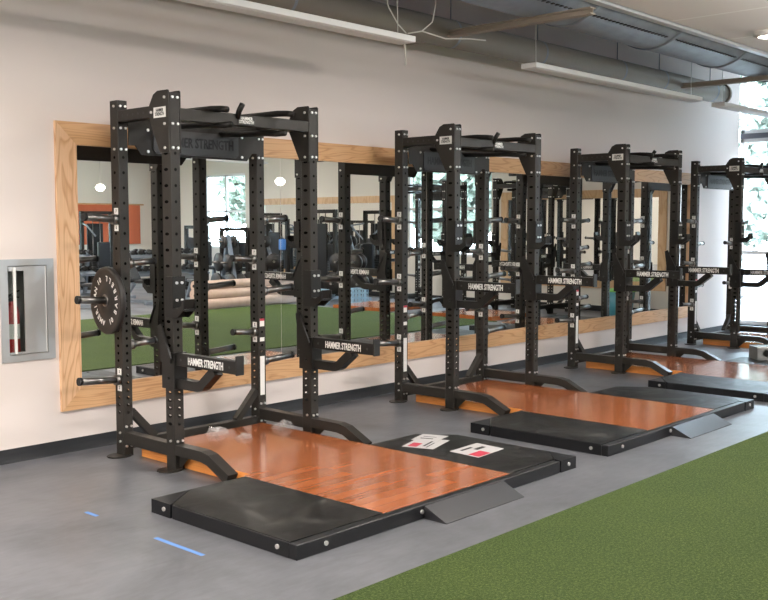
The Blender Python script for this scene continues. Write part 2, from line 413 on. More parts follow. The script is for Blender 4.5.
# ------------------------------------------------------------------ wall mirrors
def wall_mirror():
    t = thing('wall_mirror', 'long wall mirror in a wide light oak frame behind the row of black racks', 'mirror', (3.479, YW, .293))
    X, Z, w = 9.64, 1.985, .155; d0, d1 = -.026, -.001
    o = obj('frame_rail', MB().prism([(0, 0), (X, 0), (X - w, w), (w, w)], 'y', d0, d1), 'oak_x', t)
    o = obj('frame_rail', MB().prism([(w, Z - w), (X - w, Z - w), (X, Z), (0, Z)], 'y', d0, d1), 'oak_x', t)
    o = obj('frame_rail', MB().prism([(0, 0), (w, w), (w, Z - w), (0, Z)], 'y', d0, d1), 'oak_z', t)
    o = obj('frame_rail', MB().prism([(X, 0), (X, Z), (X - w, Z - w), (X - w, w)], 'y', d0, d1), 'oak_z', t)
    x = w
    while x < X - w - .05:
        x2 = min(x + 1.87, X - w)
        obj('mirror_panel', MB().box((x + .0015, -.003, w), (x2 - .0015, -.0005, Z - w)), 'mirror', t); x = x2
wall_mirror()
def end_mirror(y0, y1, label):
    t = thing('framed_wall_mirror', label, 'mirror', (X1, y0, .42)); Yl, Z, w = y1 - y0, 1.78, .15
    obj('frame_rail', MB().box((-.03, 0, 0), (-.001, Yl, w)), 'oak_y', t); obj('frame_rail', MB().box((-.03, 0, Z - w), (-.001, Yl, Z)), 'oak_y', t)
    obj('frame_rail', MB().box((-.03, 0, w), (-.001, w, Z - w)), 'oak_y', t); obj('frame_rail', MB().box((-.03, Yl - w, w), (-.001, Yl, Z - w)), 'oak_y', t)
    obj('mirror_panel', MB().box((-.01, w, w), (-.002, Yl - w, Z - w)), 'mirror', t)
end_mirror(-5.25, -1.75, 'oak framed mirror on the end wall, closest to the tall corner window')
end_mirror(-12.6, -8.0, 'oak framed mirror between two windows on the end wall, seen only in reflection')

# ------------------------------------------------------------------ turf
o = obj('artificial_turf', MB().box((X0 + .3, -8.42, .0), (13.1, -3.225, .012)), 'turf'); tag(o, 'bright green artificial turf lane lying on the grey floor in front of the platforms', 'turf')

# ------------------------------------------------------------------ extinguisher cabinet
t = thing('extinguisher_cabinet', 'brushed grey fire extinguisher cabinet set into the wall left of the mirror', 'cabinet', (3.258, YW, .67))
b = MB(); w_, h_ = .19, .68
hx0, hx1, hz0, hz1 = CX0 - 3.258, CX1 - 3.258, CZ0 - .67, CZ1 - .67
b.box((-w_, -.012, 0), (w_, -.001, hz0)); b.box((-w_, -.012, hz1), (w_, -.001, h_)); b.box((-w_, -.012, hz0), (hx0, -.001, hz1)); b.box((hx1, -.012, hz0), (w_, -.001, hz1))
obj('trim_frame', b, 'cab', t)
b = MB(); e = .003
b.box((hx0 + .001, 0, hz0 + .001), (hx0 + e, .165, hz1 - .001)); b.box((hx1 - e, 0, hz0 + .001), (hx1 - .001, .165, hz1 - .001)); b.box((hx0 + .001, .162, hz0 + .001), (hx1 - .001, .165, hz1 - .001)); b.box((hx0 + .001, 0, hz0 + .001), (hx1 - .001, .165, hz0 + e)); b.box((hx0 + .001, 0, hz1 - e), (hx1 - .001, .165, hz1 - .001))
obj('inner_tub', b, 'cabdark', t)
b = MB(); sx0, sx1 = hx0 + .006, hx0 + .115
b.box((sx1, -.008, hz0 + .006), (hx1 - .006, .0, hz1 - .006)); b.box((sx0, -.008, hz1 - .035), (sx1, 0, hz1 - .006)); b.box((sx0, -.008, hz0 + .006), (sx1, 0, hz0 + .02))
dr = obj('door', b, 'cab', t)
obj('glass_pane', MB().box((sx0, -.005, hz0 + .02), (sx1, -.003, hz1 - .035)), 'glass', dr)
obj('handle', MB().box((hx0 + .035, -.030, hz0 + .01), (hx0 + .050, -.008, hz1 - .012), .003), 'white', dr)
obj('door_edge', MB().box((hx1 - .012, -.010, hz0 + .006), (hx1 - .007, -.008, hz1 - .006)), 'white', dr)
t = thing('fire_extinguisher', 'red fire extinguisher standing inside the grey wall cabinet', 'fire extinguisher', (3.190, YW + .085, CZ0 + .004))
b = MB(); b.lathe([(0, 0), (.045, 0), (.05, .01), (.05, .27), (.042, .31), (.02, .335), (.015, .35), (0, .35)], (0, 0, 0), n=20); tank = obj('tank', b, 'red_tank', t)
obj('label', MB().lathe([(.0505, .10), (.0505, .20)], (0, 0, 0), n=20), 'white', tank)
b = MB(); b.box((-.012, -.012, .35), (.012, .012, .39)); b.tube([(-.02, 0, .39), (.055, 0, .42)], .016, .008, (0, 1, 0)); b.tube([(-.02, 0, .38), (.05, 0, .375)], .016, .008, (0, 1, 0)); obj('valve_lever', b, 'hook', t)
b = MB(); b.pipe([(-.01, -.01, .37), (-.035, -.02, .36), (-.052, -.02, .30), (-.055, -.01, .15)], .008); obj('hose', b, 'plastic', t)

# ------------------------------------------------------------------ overhead: pipe, duct, beams, light bars
Yp = -.33
b = MB(); b.cyl((X0, Yp, 3.31), (12.95, Yp, 3.31), .125, 28); b.cyl((12.92, Yp, 3.31), (12.98, Yp, 3.31), .14, 28)
t = thing('ceiling_pipe', 'fat beige pipe running along the top of the mirror wall', 'pipe', (0, 0, 0)); obj('pipe_run', b, 'pipe', t)
rod = MB().cyl((0, 0, .12), (0, 0, ZT - 3.31), .006, 6).mesh('hanger_rod', 'galv'); ring = MB().lathe([(.129, -.015), (.129, .015)], (0, 0, 0), 'x', 24).mesh('hanger_ring', 'galv')
for x in (2.6, 5.2, 7.2, 8.6, 10.2, 11.2, 12.6):
    h = add('hanger_ring', ring, t, (x, Yp, 3.31)); add('hanger_rod', rod, h)
Yd, Zd, Rd = -1.35, 3.745, .45
t = thing('spiral_duct', 'large blue-grey round air duct beside the edge of the panel ceiling', 'duct'); obj('duct_run', MB().cyl((X0 + .1, Yd, Zd), (14.35, Yd, Zd), Rd, 40), 'galv', t)
cl = MB().lathe([(Rd, -.03), (Rd + .012, -.03), (Rd + .012, .03), (Rd, .03)], (0, 0, 0), 'x', 36).mesh('collar', 'galv'); x = 1.4
while x < 14: add('collar', cl, t, (x, Yd, Zd)); x += 1.53
b = MB(); a_ = R(-121); c, s_ = math.cos(a_), math.sin(a_); r_ = Rd + .002
for k in range(150):     # dotted row of air holes along the lower side
    x = 4.4 + k * .065
    if k % 24 > 21: continue
    b.box((x, Yd + r_ * c - .02, Zd + r_ * s_ - .004), (x + .026, Yd + r_ * c + .02, Zd + r_ * s_ + .004))
o = obj('air_hole', b, 'ink', t); o['kind'] = 'stuff'
for i, x in enumerate((2.3, 7.05, 11.6)):
    b = MB(); b.box((x - .04, -1.9, 3.375), (x + .04, YW, 3.385)); b.box((x - .005, -1.9, 3.385), (x + .005, YW, 3.42)); b.box((x - .04, -1.9, 3.42), (x + .04, YW, 3.43))
    o = obj('beam_%d' % (i + 1), b, 'beam', loc=(0, 0, -.13)); o['kind'] = 'structure'
def light_bar(x0, x1, label, y=-.83, z0=3.01, zt=ZT, g='long white light bars hung along the mirror wall'):
    t = thing('linear_light', label, 'light', (x0, y, z0), 0, g)
    l = x1 - x0
    obj('housing', MB().box((0, -.085, 0), (l, .085, .048), .004), 'fixture', t)
    obj('diffuser', MB().box((.03, -.06, -.004), (l - .03, .06, 0)), 'fixture', t)
    for x in (.12, l - .12):
        obj('hanging_wire', MB().pipe([(x, 0, .055), (x + .01, .01, .2), (x - .01, 0, .35), (x, 0, zt - z0)], .004, 5), 'cable', t)
light_bar(-1.0, 2.2, 'added lit fill light bar over the wall cabinet side, left of the nearest rack')  # this bar and the next are unseen additions carrying the left fill light
light_bar(-3.9, -1.2, 'added lit fill light bar farthest to the left, near the left wall')
light_bar(2.4, 6.04, 'white light bar above the nearest rack, its wires dangling at one end')
light_bar(7.72, 11.15, 'white light bar hanging between the second rack and the third rack')
light_bar(11.75, 14.2, 'white light bar farthest along, ending near the tall corner window')
for i, (x, y) in enumerate(UPL): light_bar(x, x + 3.6, 'white suspended uplight bar over the %s, %s along the room' % ('turf' if y > -8 else 'exercise machines', ('first', 'second', 'third')[i % 3]), y, 2.86, 3.42, 'suspended uplight bars over the room')
# loose wires at the end of the first bar
b = MB()
def px(pts, r=.0055): b.pipe(pts, r, 6)
px([(6.02, -.83, 3.09), (5.9, -.85, 3.14), (5.78, -.86, 3.25), (5.74, -.86, 3.38), (5.77, -.86, 3.6), (5.76, -.86, 4.295)])
px([(6.04, -.83, 3.09), (6.2, -.84, 3.13), (6.33, -.84, 3.22), (6.37, -.84, 3.36), (6.36, -.84, 3.6), (6.35, -.84, 4.295)])
px([(6.2, -.84, 3.13), (6.5, -.84, 3.11), (6.8, -.84, 3.15), (7.05, -.84, 3.17)])
px([(6.02, -.83, 3.06), (6.00, -.83, 3.0), (6.01, -.83, 2.94), (6.015, -.83, 2.84)], .008)
o = obj('loose_cable', b, 'cable'); tag(o, 'looped white electrical cable dangling from the end of the light bar', 'cable')
# round recessed lamp on the panel ceiling near the right edge
t = thing('downlight', 'small round white lamp under the panel ceiling at the picture corner', 'light', (9.62, -2.28, 3.42))
obj('housing', MB().lathe([(0, -.05), (.10, -.05), (.14, -.035), (.14, 0)], (0, 0, 0), n=24), 'white', t)
obj('lens', MB().lathe([(0, -.052), (.095, -.052)], (0, 0, 0), n=24), 'lamp', t)
LN = ['by the left wall, nearest the mirror side', 'second from the left wall, nearest the mirror side', 'by the left wall, second row', 'second from the left wall, second row', 'by the left wall, third row', 'by the left wall, last row', 'above and in front of the nearest rack', 'above and in front of the second rack', 'over the first rack side, middle row', 'over the first rack side, last row', 'halfway along the room, middle row', 'halfway along the room, last row', 'near the end wall, middle row', 'near the end wall, last row']
for i, (x, y, k) in enumerate(FILL_LAMPS):  # housings for the added fill lamps
    t = thing('fill_panel', 'added ceiling fill light panel ' + LN[i], 'light', (x, y, 3.395), 0, 'added fill light panels under the ceiling')
    b = MB(); b.box((-.62, -.32, -.05), (.62, -.29, 0)); b.box((-.62, .29, -.05), (.62, .32, 0)); b.box((-.62, -.29, -.05), (-.59, .29, 0)); b.box((.59, -.29, -.05), (.62, .29, 0)); obj('housing', b, 'fixture', t)
for (x, y, z, lb) in ((15.3, -11.0, 2.56, 'glowing round pendant lamp reflected above the middle of the first mirror pane'), (13.7, -16.0, 2.5, 'glowing round pendant lamp reflected in the upper left corner of the mirror')):
    t = thing('pendant_lamp', lb, 'lamp', (x, y, z)); b = MB(); b.lathe([(0, -.09), (.07, -.075), (.115, -.02), (.115, .02), (.07, .075), (0, .09)], (0, 0, 0), n=20); obj('globe', b, 'lamp', t)
    obj('cord', MB().cyl((0, 0, .08), (0, 0, 3.42 - z), .006, 6), 'cable', t)
# roof truss beyond the clerestory
b = MB(); xs = XN + .9
b.tube([(xs, -1.6, 3.35), (xs, 2.4, 3.35)], .05, .06, (1, 0, 0)); b.tube([(xs, -1.6, 4.2), (xs, 2.4, 4.2)], .05, .06, (1, 0, 0))
for k in range(8): y = -1.6 + k * .5; b.pipe([(xs, y, 3.35), (xs, y + .25, 4.2)], .014, 6); b.pipe([(xs, y + .25, 4.2), (xs, y + .5, 3.35)], .014, 6)
o = obj('roof_truss', b, 'galv'); tag(o, 'light grey steel truss behind the glass above the corner window', 'truss')

# ================================================================== RACKS
U = .0762; H = 2.40; RW = 1.195; YF, YR = -.851, -.265; YC = (YF + YR) / 2; DY = (YR - YF) / 2
UD = .095; OFF = (UD - U) / 2
HOLES = [.30 + .0508 * i for i in range(17)] + [1.163 + .0508 + .1016 * i for i in range(9)]
def upright_mb(bolts, wide=1.0):
    """square tube with real through holes on its four faces; bolts = list of (side, z)"""
    s = MB(); h = U / 2; ch = .004; r = .0105; c2 = .015
    for side in range(4):
        rot = Matrix.Rotation(side * math.pi / 2, 3, 'Z')
        def st(v): v = rot @ Vector(v); v.y *= UD / U; v.y += OFF; return tuple(v)
        def P(u, z): return st((u, -h, z))
        def quad(u0, u1, z0, z1):
            k = len(s.v); s.v += [P(u0, z0), P(u1, z0), P(u1, z1), P(u0, z1)]; s.face((k, k + 1, k + 2, k + 3))
        wd = wide if side % 2 else 1.0; cu = c2 * wd
        quad(-h + ch, -cu, 0, H); quad(cu, h - ch, 0, H)
        z = 0
        for hz in HOLES:
            quad(-cu, cu, z, hz - c2)
            k = len(s.v); n = 8
            sq = [(-c2, 0), (-c2, -c2), (0, -c2), (c2, -c2), (c2, 0), (c2, c2), (0, c2), (-c2, c2)]
            for (u, w) in sq: s.v.append(P(u * wd, hz + w))
            for (u, w) in sq: l = math.hypot(u, w); s.v.append(P(u / l * r * wd, hz + w / l * r))
            for i in range(n): j = (i + 1) % n; s.face((k + i, k + j, k + n + j, k + n + i))
            z = hz + c2
        quad(-cu, cu, z, H)
        k = len(s.v); s.v += [P(h - ch, 0), st((h, -h + ch, 0)), st((h, -h + ch, H)), P(h - ch, H)]; s.face((k, k + 1, k + 2, k + 3))
    s.box((-h + .003, -h + .003, H - .012), (h - .003, h + 2 * OFF - .003, H + .003))
    s.m = 2; s.box((-.031, -.031, .62), (.031, .031 + 2 * OFF, H - .02)); s.m = 1  # black core puts shade into the upper holes
    for side, z in bolts:
        rot = Matrix.Rotation(side * math.pi / 2, 3, 'Z')
        for u in ((-.019, .019) if side == 0 else (0,)):
            sh = Vector((0, 2 * OFF if side == 2 else 0, 0))
            s.cyl(tuple(rot @ Vector((u, -h + .001, z)) + sh), tuple(rot @ Vector((u, -h - .010, z)) + sh), .0085, 8)
    s.m = 0; return s
def gusset_mb():
    s = MB(); pts = [(.17, 2.245), (.17, 2.335), (.125, 2.40), (.08, 2.42), (-.03, 2.42), (-.0385, 2.41), (-.0385, 2.03), (.058, 2.03)]
    s.prism(pts, 'x', -.004, .004); s.m = 1
    for (y, z) in ((0, 2.375), (0, 2.21), (0, 2.06), (.145, 2.29)):
        s.cyl((-.012, y, z), (.012, y, z), .009, 8)
    return s
def foot_mb():
    s = MB(); y0 = YF - U / 2; z = .135
    s.tube([(0, y0, z), (0, y0 - .265, z), (0, y0 - .335, z - .012), (0, y0 - .525, .033)], U, .066)
    s.prism([(y0, .02), (y0 - .015, .02), (y0 - .11, .105), (y0, .105)], 'x', -.005, .005)
    s.box((-U / 2, y0 - .575, 0), (U / 2, y0 - .50, .02)); return s
def horn_mb(l=.28, r=.0245):
    s = MB(); s.cyl((0, 0, 0), (.035, 0, .002), .036, 18); dx, dz = l, l * math.tan(R(4))
    s.cyl((.03, 0, .002), (dx - .02, 0, dz - .0015), r, 18); s.m = 1; s.cyl((dx - .02, 0, dz - .0015), (dx, 0, dz), r + .003, 18); return s
def peg_mb():
    s = MB(); s.m = 0; s.cyl((0, 0, 0), (.03, 0, 0), .02, 12); s.cyl((.03, 0, 0), (.14, 0, 0), .012, 12); s.m = 1; s.cyl((.14, 0, 0), (.165, 0, 0), .022, 14); return s
def jhook_mb():
    """wraps the upright (its centre at the origin), hook towards -Y"""
    s = MB(); h = U / 2 + .004; t = .008
    s.box((-h - t, -h - t, -.13), (-h, h - .02, .13)); s.box((h, -h - t, -.13), (h + t, h - .02, .13)); s.box((-h - t, -h - t - .006, -.13), (h + t, -h - .0005, .13), .003)
    for x in (-h - t, h):
        s.prism([(-h, -.13), (-h - .05, -.13), (-h - .125, -.075), (-h - .125, -.015), (-h - .105, -.015), (-h - .10, -.05), (-h - .06, -.07), (-h, -.07)], 'x', x, x + t)
    s.box((-h, -h - .12, -.085), (h, -h - .015, -.072)); s.prism([(-h - .015, -.085), (-h - .105, -.085), (-h - .125, -.01), (-h - .11, -.01), (-h - .09, -.068), (-h - .015, -.068)], 'x', -h + .004, h - .004)
    s.m = 1
    for z in (.09, -.02):
        s.cyl((-.02, -h - t - .004, z), (-.02, -h - t - .016, z), .009, 8); s.cyl((.02, -h - t - .004, z), (.02, -h - t - .016, z), .009, 8)
    return s
def arm_bracket_mb():
    s = MB(); h = U / 2 + .004; t = .009
    for x in (-h - t, h): s.box((x, -h - .012, .53), (x + t, h + .03, .765))
    s.box((-h - t, -h - .02, .53), (h + t, -h - .001, .765), .003)
    s.prism([(h + .03, .765), (h + .055, .93), (h + .02, .945), (-h + .005, .74), (-h + .005, .70), (h + .03, .70)], 'x', -h - t - .012, -h - t)
    s.m = 1; s.tube([(-h - t - .016, h - .0, .90), (-h - t - .016, -h - .01, .73)], .012, .010)
    s.cyl((-h - t, 0, .60), (-h - t - .012, 0, .60), .011, 8); return s
def arm_mb():
    s = MB(); h = U / 2; s.box((-.037, -.658, .685), (.017, -h - .02, .765), .004)
    s.m = 1
    for y in (-.075 - h, -.60): s.cyl((-.036, y, .725), (-.038, y, .725), .009, 10)
    return s
def sup_mb():
    s = MB(); h = U / 2; path = [(0, -h - .015, .568), (0, -.255, .568)]
    for k in range(1, 6): a = k / 5 * R(48); path.append((0, -.255 - .10 * math.sin(a), .568 + .10 * (1 - math.cos(a))))
    path.append((0, -.435, .685)); s.tube(path, .062, .062); return s
def sign_mb():
    s = MB(); w = RW / 2 - U / 2
    s.prism([(-w, 2.11), (-w, 2.245), (w, 2.245), (w, 2.11), (w - .05, 2.11), (w - .10, 2.05), (-w + .10, 2.05), (-w + .05, 2.11)], 'y', -.004, .004)
    s.m = 1
    for x in (-w + .15, w - .15):
        for z in (2.22, 2.075): s.cyl((x, -.004, z), (x, -.012, z), .010, 8)
    return s
def cross_mb():
    s = MB(); w = RW / 2 - U / 2; s.box((-w, -.036, 2.235), (w, .036, 2.312), .004); return s
BOLTS = {'rear': [(3, 2.365), (3, 2.22), (3, 2.08), (0, 2.365), (0, 2.22), (0, 2.08), (1, 2.365), (1, 2.22), (1, 2.08), (0, .205), (0, .07), (3, .10), (3, .16), (1, .1)],
         'front': [(0, 2.375), (0, 2.21), (0, 2.06), (3, .19), (0, .19), (1, .19)]}
TOPLAB = 'HAMMER\nSTRENGTH'
def power_rack(xl, label, hook_z, y=YC, rz=0, full=True, arm_dz=0.0, origin=None, group='black power racks lined up in front of the long mirror'):
    o = origin or (xl + U / 2 + RW / 2, y, 0)
    t = thing('power_rack', label, 'power rack', o, rz, group)
    hw = RW / 2
    for sx in (-1, 1):
        for yy, k in ((DY, 'rear'), (-DY, 'front')):
            u = add('upright', cached('upright_' + k, lambda k=k: upright_mb(BOLTS[k], 1.7 if k == 'front' else 1.0), ['black', 'steel', 'hole_shade']), t, (sx * hw, yy, 0))
            add('foot_plate', cached('foot_plate', lambda: MB().prism([(.088 * math.cos(a * R(30)) , .075 * math.sin(a * R(30))) for a in range(12)], 'z', 0, .008), 'black'), u, (sx * .05, 0, 0))
            if k == 'front':
                for s2 in (-1, 1): add('gusset_plate', cached('gusset', gusset_mb, ['black', 'steel']), u, (s2 * (U / 2 + .0045), 0, 0))
        add('base_rail', cached('base_rail', lambda: MB().box((-.036, -DY + U / 2, .086), (.036, DY - U / 2, .168), .004), 'black'), t, (sx * hw, 0, 0))
        add('top_beam', cached('top_beam', lambda: beam_holes(), ['black', 'ink']), t, (sx * hw, 0, 0))
        add('front_foot', cached('front_foot', foot_mb, 'black'), t, (sx * hw, -YC, 0))
        add('diagonal_brace', cached('diag%d' % sx, lambda sx=sx: MB().tube([(-sx * U / 2, 0, .305), (-sx * .23, 0, .10)], .05, .05, (0, 1, 0)), 'black'), t, (sx * hw, DY, 0))
        # outer weight horns and inner pegs
        for z in (1.612, 1.065, .525):
            hn = add('weight_horn', cached('horn%.1f' % z, lambda z=z: horn_mb(.25 if z > 1.5 else .31), ['chrome', 'plastic']), t, (sx * (hw + U / 2), DY, z), (0, 0, 0 if sx > 0 else math.pi))
        for z in (1.312, .757):
            add('band_peg', cached('horn_in', lambda: horn_mb(.22, .022), ['chrome', 'plastic']), t, (sx * (hw - U / 2), DY, z), (0, 0, math.pi if sx > 0 else 0))
        hk = add('j_hook', cached('jhook', jhook_mb, ['hook', 'steel']), t, (sx * hw, -DY, hook_z))
        ar = add('safety_arm', cached('arm', arm_mb, ['hook', 'ink']), t, (sx * hw, -DY, arm_dz))
        add('arm_bracket', cached('armbr', arm_bracket_mb, ['hook', 'plastic']), ar)
        add('arm_support', cached('armsup', sup_mb, 'hook'), ar)
        add('end_plate', cached('armend', lambda: MB().box((-.040, -.670, .680), (.020, -.658, .797), .002), 'plastic'), ar)
        text('arm_lettering', 'HAMMER STRENGTH', .066, 'white', ar, (-.0375, -.365, .722), (R(90), 0, R(-90)), .35)
    add('rear_crossmember', cached('rearx', lambda: MB().box((-hw + U / 2, -.03, .045), (hw - U / 2, .03, .105), .004), 'black'), t, (0, DY, 0))
    add('top_crossmember', cached('crossx', cross_mb, 'black'), t, (0, -DY, 0))
    add('top_crossmember', cached('crossx', cross_mb, 'black'), t, (0, DY, 0))
    sg = add('sign_panel', cached('sign', sign_mb, ['black', 'steel']), t, (0, DY - U / 2 - .006, 0))
    add('sign_plate', cached('signplate', lambda: MB().prism([(-.35, 2.065), (-.37, 2.085), (-.37, 2.215), (-.35, 2.23), (.35, 2.23), (.37, 2.215), (.37, 2.085), (.35, 2.065)], 'y', -.016, -.005), 'signgrey'), sg)
    text('sign_lettering', 'HAMMER STRENGTH', .095, 'plastic', sg, (0, -.018, 2.148), (R(90), 0, 0), .64)
    # multi-grip pull-up bars
    for i, (x, z) in enumerate(((-.275, 2.337), (.295, 2.352))):
        add('pull_up_bar', cached('grip_top', lambda: MB().pipe([(0, 2 * DY + .03, .0), (0, .0, -.005), (0, -.10, -.012), (0, -.155, -.02)], .021, 12), 'hook'), t, (x, -DY, z))
    for i, (x, z) in enumerate(((-.243, 2.225), (.22, 2.20))):
        add('pull_up_bar', cached('grip_low', lambda: MB().pipe([(0, 2 * DY, .03), (0, .05, .01), (0, -.06, -.0), (0, -.155, .0)], .021, 12), 'hook'), t, (x, -DY, z))
    for x in (-.09,):
        add('grip_knob', cached('grip_knob', lambda: MB().pipe([(0, -.03, 2.285), (0, -.05, 2.33), (0, -.085, 2.372)], .019, 12), 'hook'), t, (x, -DY, 0))
    for sx in (-1, 1):
        add('pull_up_bar', cached('pull%d' % sx, lambda sx=sx: MB().pipe([(sx * .555, .10, 2.30), (sx * .30, .10, 2.27), (0, .10, 2.27)], .0165, 10), 'hook'), t, (0, -DY, 0))
    lp = add('logo_plate', cached('logo', lambda: MB().box((-.075, -.041, 2.272), (.075, -.037, 2.34), .001), 'hook'), t, (-.02, -DY, -.033))
    text('logo_lettering', TOPLAB, .030, 'white', lp, (0, -.042, 2.306), (R(90), 0, 0), .125, ls=.8)
    lp = add('logo_label', cached('logo2', lambda: MB().box((-.0015, -.065, -.033), (0, .065, .033)), 'white'), t, (-hw - U / 2 - .009, -DY + .055, 2.285))
    text('logo_lettering', TOPLAB, .030, 'ink', lp, (-.002, 0, 0), (R(90), 0, R(-90)), .095, ls=.8)
    # number stickers beside the horns on the left face of each rear upright
    for sx in (-1, 1):
        for i, z in enumerate((1.612, 1.065, .525) if sx < 0 else (1.312, .757)):
            for dz in (.055, -.055):
                st = add('number_sticker', cached('stick', lambda: MB().box((-.001, -.024, -.022), (0, .024, .022)), 'white'), t, (sx * hw - U / 2 - .0005, DY, z + dz))
                text('digits', str((3 - i) * 2 + (1 if dz > 0 else 0)), .030, 'ink', st, (-.0012, 0, 0), (R(90), 0, R(-90)))
    if full:
        for z, hgt, mt in ((.83, .06, 'white'), (.70, .03, 'white'), (.42, .30, 'white')):
            st = add('warning_label', cached('warn%.2f' % hgt, lambda h_=hgt: MB().box((-.022, -.001, -h_ / 2), (.022, 0, h_ / 2)), 'white'), t, ((hw if xl < 4 else -hw), DY - U / 2 - .0006, z))
            if z > .8: add('warning_band', cached('warnred', lambda: MB().box((-.022, -.0015, .012), (.022, -.001, .03)), 'red'), st)
    return t
def beam_holes():
    s = MB(); s.box((-U / 2, -DY + U / 2, 2.258), (U / 2, DY - U / 2, 2.334), .004); s.m = 1
    for k in range(7):
        y = DY - U / 2 - .06 - k * .06
        for sx in (-1, 1): s.cyl((sx * U / 2 * .98, y, 2.296), (sx * (U / 2 + .0006), y, 2.296), .009, 8)
    return s
power_rack(3.718, 'black steel power rack nearest the camera, a round rubber plate on its left side', 1.12)
power_rack(6.572, 'black steel power rack second from the near end, in front of the mirror', 1.48, arm_dz=.34)
power_rack(9.435, 'black steel power rack third from the near end, at the far half of the mirror', 1.48, arm_dz=.34)
power_rack(12.36, 'black steel power rack farthest away, beside the tall bright corner window', 1.48, arm_dz=.25)

# bumper plate on the middle left horn of the first rack
t = thing('weight_plate', 'black rubber weight plate with raised white letters on the rack side peg', 'weight plate', (3.640, YR, 1.070), R(-5))
prof = [(.03, .018), (.05, .022), (.095, .020), (.11, .014), (.185, .014), (.20, .019), (.220, .019), (.226, .014), (.226, -.014), (.220, -.019), (.2, -.019), (.03, -.018), (.03, .018)]
obj('plate_body', MB().lathe([(r, -tt) for r, tt in prof], (0, 0, 0), 'x', 64), 'bumper', t)
obj('steel_hub', MB().lathe([(.0265, -.023), (.042, -.023), (.042, -.020)], (0, 0, 0), 'x', 32), 'chrome', t)
def ring_text(word, start, step, outward, r=.152):
    # angles as seen from the plate's outer side: 0 = right, 90 = up
    for i, ch in enumerate(word):
        a = R(start + i * step); sx, sz = math.cos(a), math.sin(a); g = 1 if outward else -1
        up = Vector((0, -sx * g, sz * g)); rt = Vector((0, -sz * g, -sx * g)); nz = Vector((-1, 0, 0))
        o = text('raised_letter', ch, .050, 'white', t, (-.0165, -sx * r, sz * r), (0, 0, 0)); o.rotation_euler = Matrix((rt, up, nz)).transposed().to_euler()
ring_text('AMERICAN', 257, -14.6, True); ring_text('BARBELL', -27, 18.3, False)
ring_text('10', 131, -12, True); ring_text('10', -67, 12, False)

# ================================================================== PLATFORMS
def platform(x0, label, xt0, y1=-1.555):
    """x0 = left edge of the platform, y front -2.735; the wood tongue runs back between the uprights"""
    yf = -2.735; Wd = 2.45; zt = .076; wl, wr = .665, 1.785
    t = thing('lifting_platform', label, 'platform', (x0, 0, 0), 0, 'lifting platforms laid out in front of the racks')
    dk = MB(); dk.m = 0
    # wooden deck: top face in planks, sides in orange ply
    pts = [(wl, yf + .045), (wr, yf + .045), (wr, -.39), (xt0, -.39), (xt0, y1 + .02), (wl, y1 + .02)]
    dk.prism(pts, 'z', .002, zt); d = dk.mesh('wood_deck', ['deckwood', 'edgewood'])
    for p in d.polygons: p.material_index = 0 if abs(p.normal.z) > .5 else 1
    add('wood_deck', d, t)
    e = .004; cz = .19
    # left wing with its corner plate, right wing with the cut rear corner
    obj('rubber_wing', MB().prism([(.012, yf + .06), (wl - e, yf + .06), (wl - e, y1 - .003), (.26, y1 - .003), (.012, y1 - .18)], 'z', .002, zt + .001), 'rubber', t)
    obj('rubber_wing', MB().prism([(wr + e, yf + .06), (Wd - .17, yf + .06), (Wd - .012, yf + .20), (Wd - .012, y1 - .20), (Wd - .19, y1 + .03), (wr + e, y1 + .03)], 'z', .002, zt + .001), 'rubber', t)
    obj('corner_plate', MB().prism([(0, y1), (0, y1 - .175), (.012, y1 - .172), (.255, y1)], 'z', .0, zt), 'frame_steel', t)
    obj('corner_plate', MB().prism([(Wd, yf), (Wd, yf + .195), (Wd - .02, yf + .19), (Wd - .162, yf + .055), (Wd - .175, yf)], 'z', 0, zt), 'frame_steel', t)
    obj('edge_frame', MB().box((0, yf, 0), (Wd - .188, yf + .055, zt), .004), 'frame_steel', t)
    obj('edge_frame', MB().box((0, yf + .055, 0), (.010, y1 - .19, zt), .003), 'frame_steel', t)
    obj('edge_frame', MB().prism([(Wd - .01, yf + .2), (Wd, yf + .2), (Wd, y1 - .2), (Wd - .19, y1 + .04), (wr + e, y1 + .04), (wr + e, y1 + .032), (Wd - .194, y1 + .032), (Wd - .01, y1 - .203)], 'z', 0, zt), 'frame_steel', t)
    b = MB(); zb = .042
    for x in (.19, .905, 2.36): b.cyl((x, yf + .001, zb), (x, yf - .008, zb), .012, 12)
    for y in (yf + .133, y1 - .12): b.cyl((.001, y, zb), (-.008, y, zb), .012, 12)
    obj('bolt', b, 'steel', t)
    rp = MB(); a_, c_ = .925, 1.64
    rp.prism([(yf - .001, .0), (yf - .001, .068), (yf - .004, .070), (yf - .155, .004), (yf - .155, 0)], 'x', a_, c_); obj('ramp', rp, 'ramp', t)
platform(3.085, 'lifting platform with glossy orange planks nearest the camera, two paper sheets on it', .715)
platform(5.945, 'empty lifting platform with glossy planks in front of the second rack', .715)
platform(8.745, 'lifting platform in front of the third rack, bright window glare on its planks', .785)
platform(11.72, 'lifting platform farthest away, partly hidden in front of the last rack', .73)

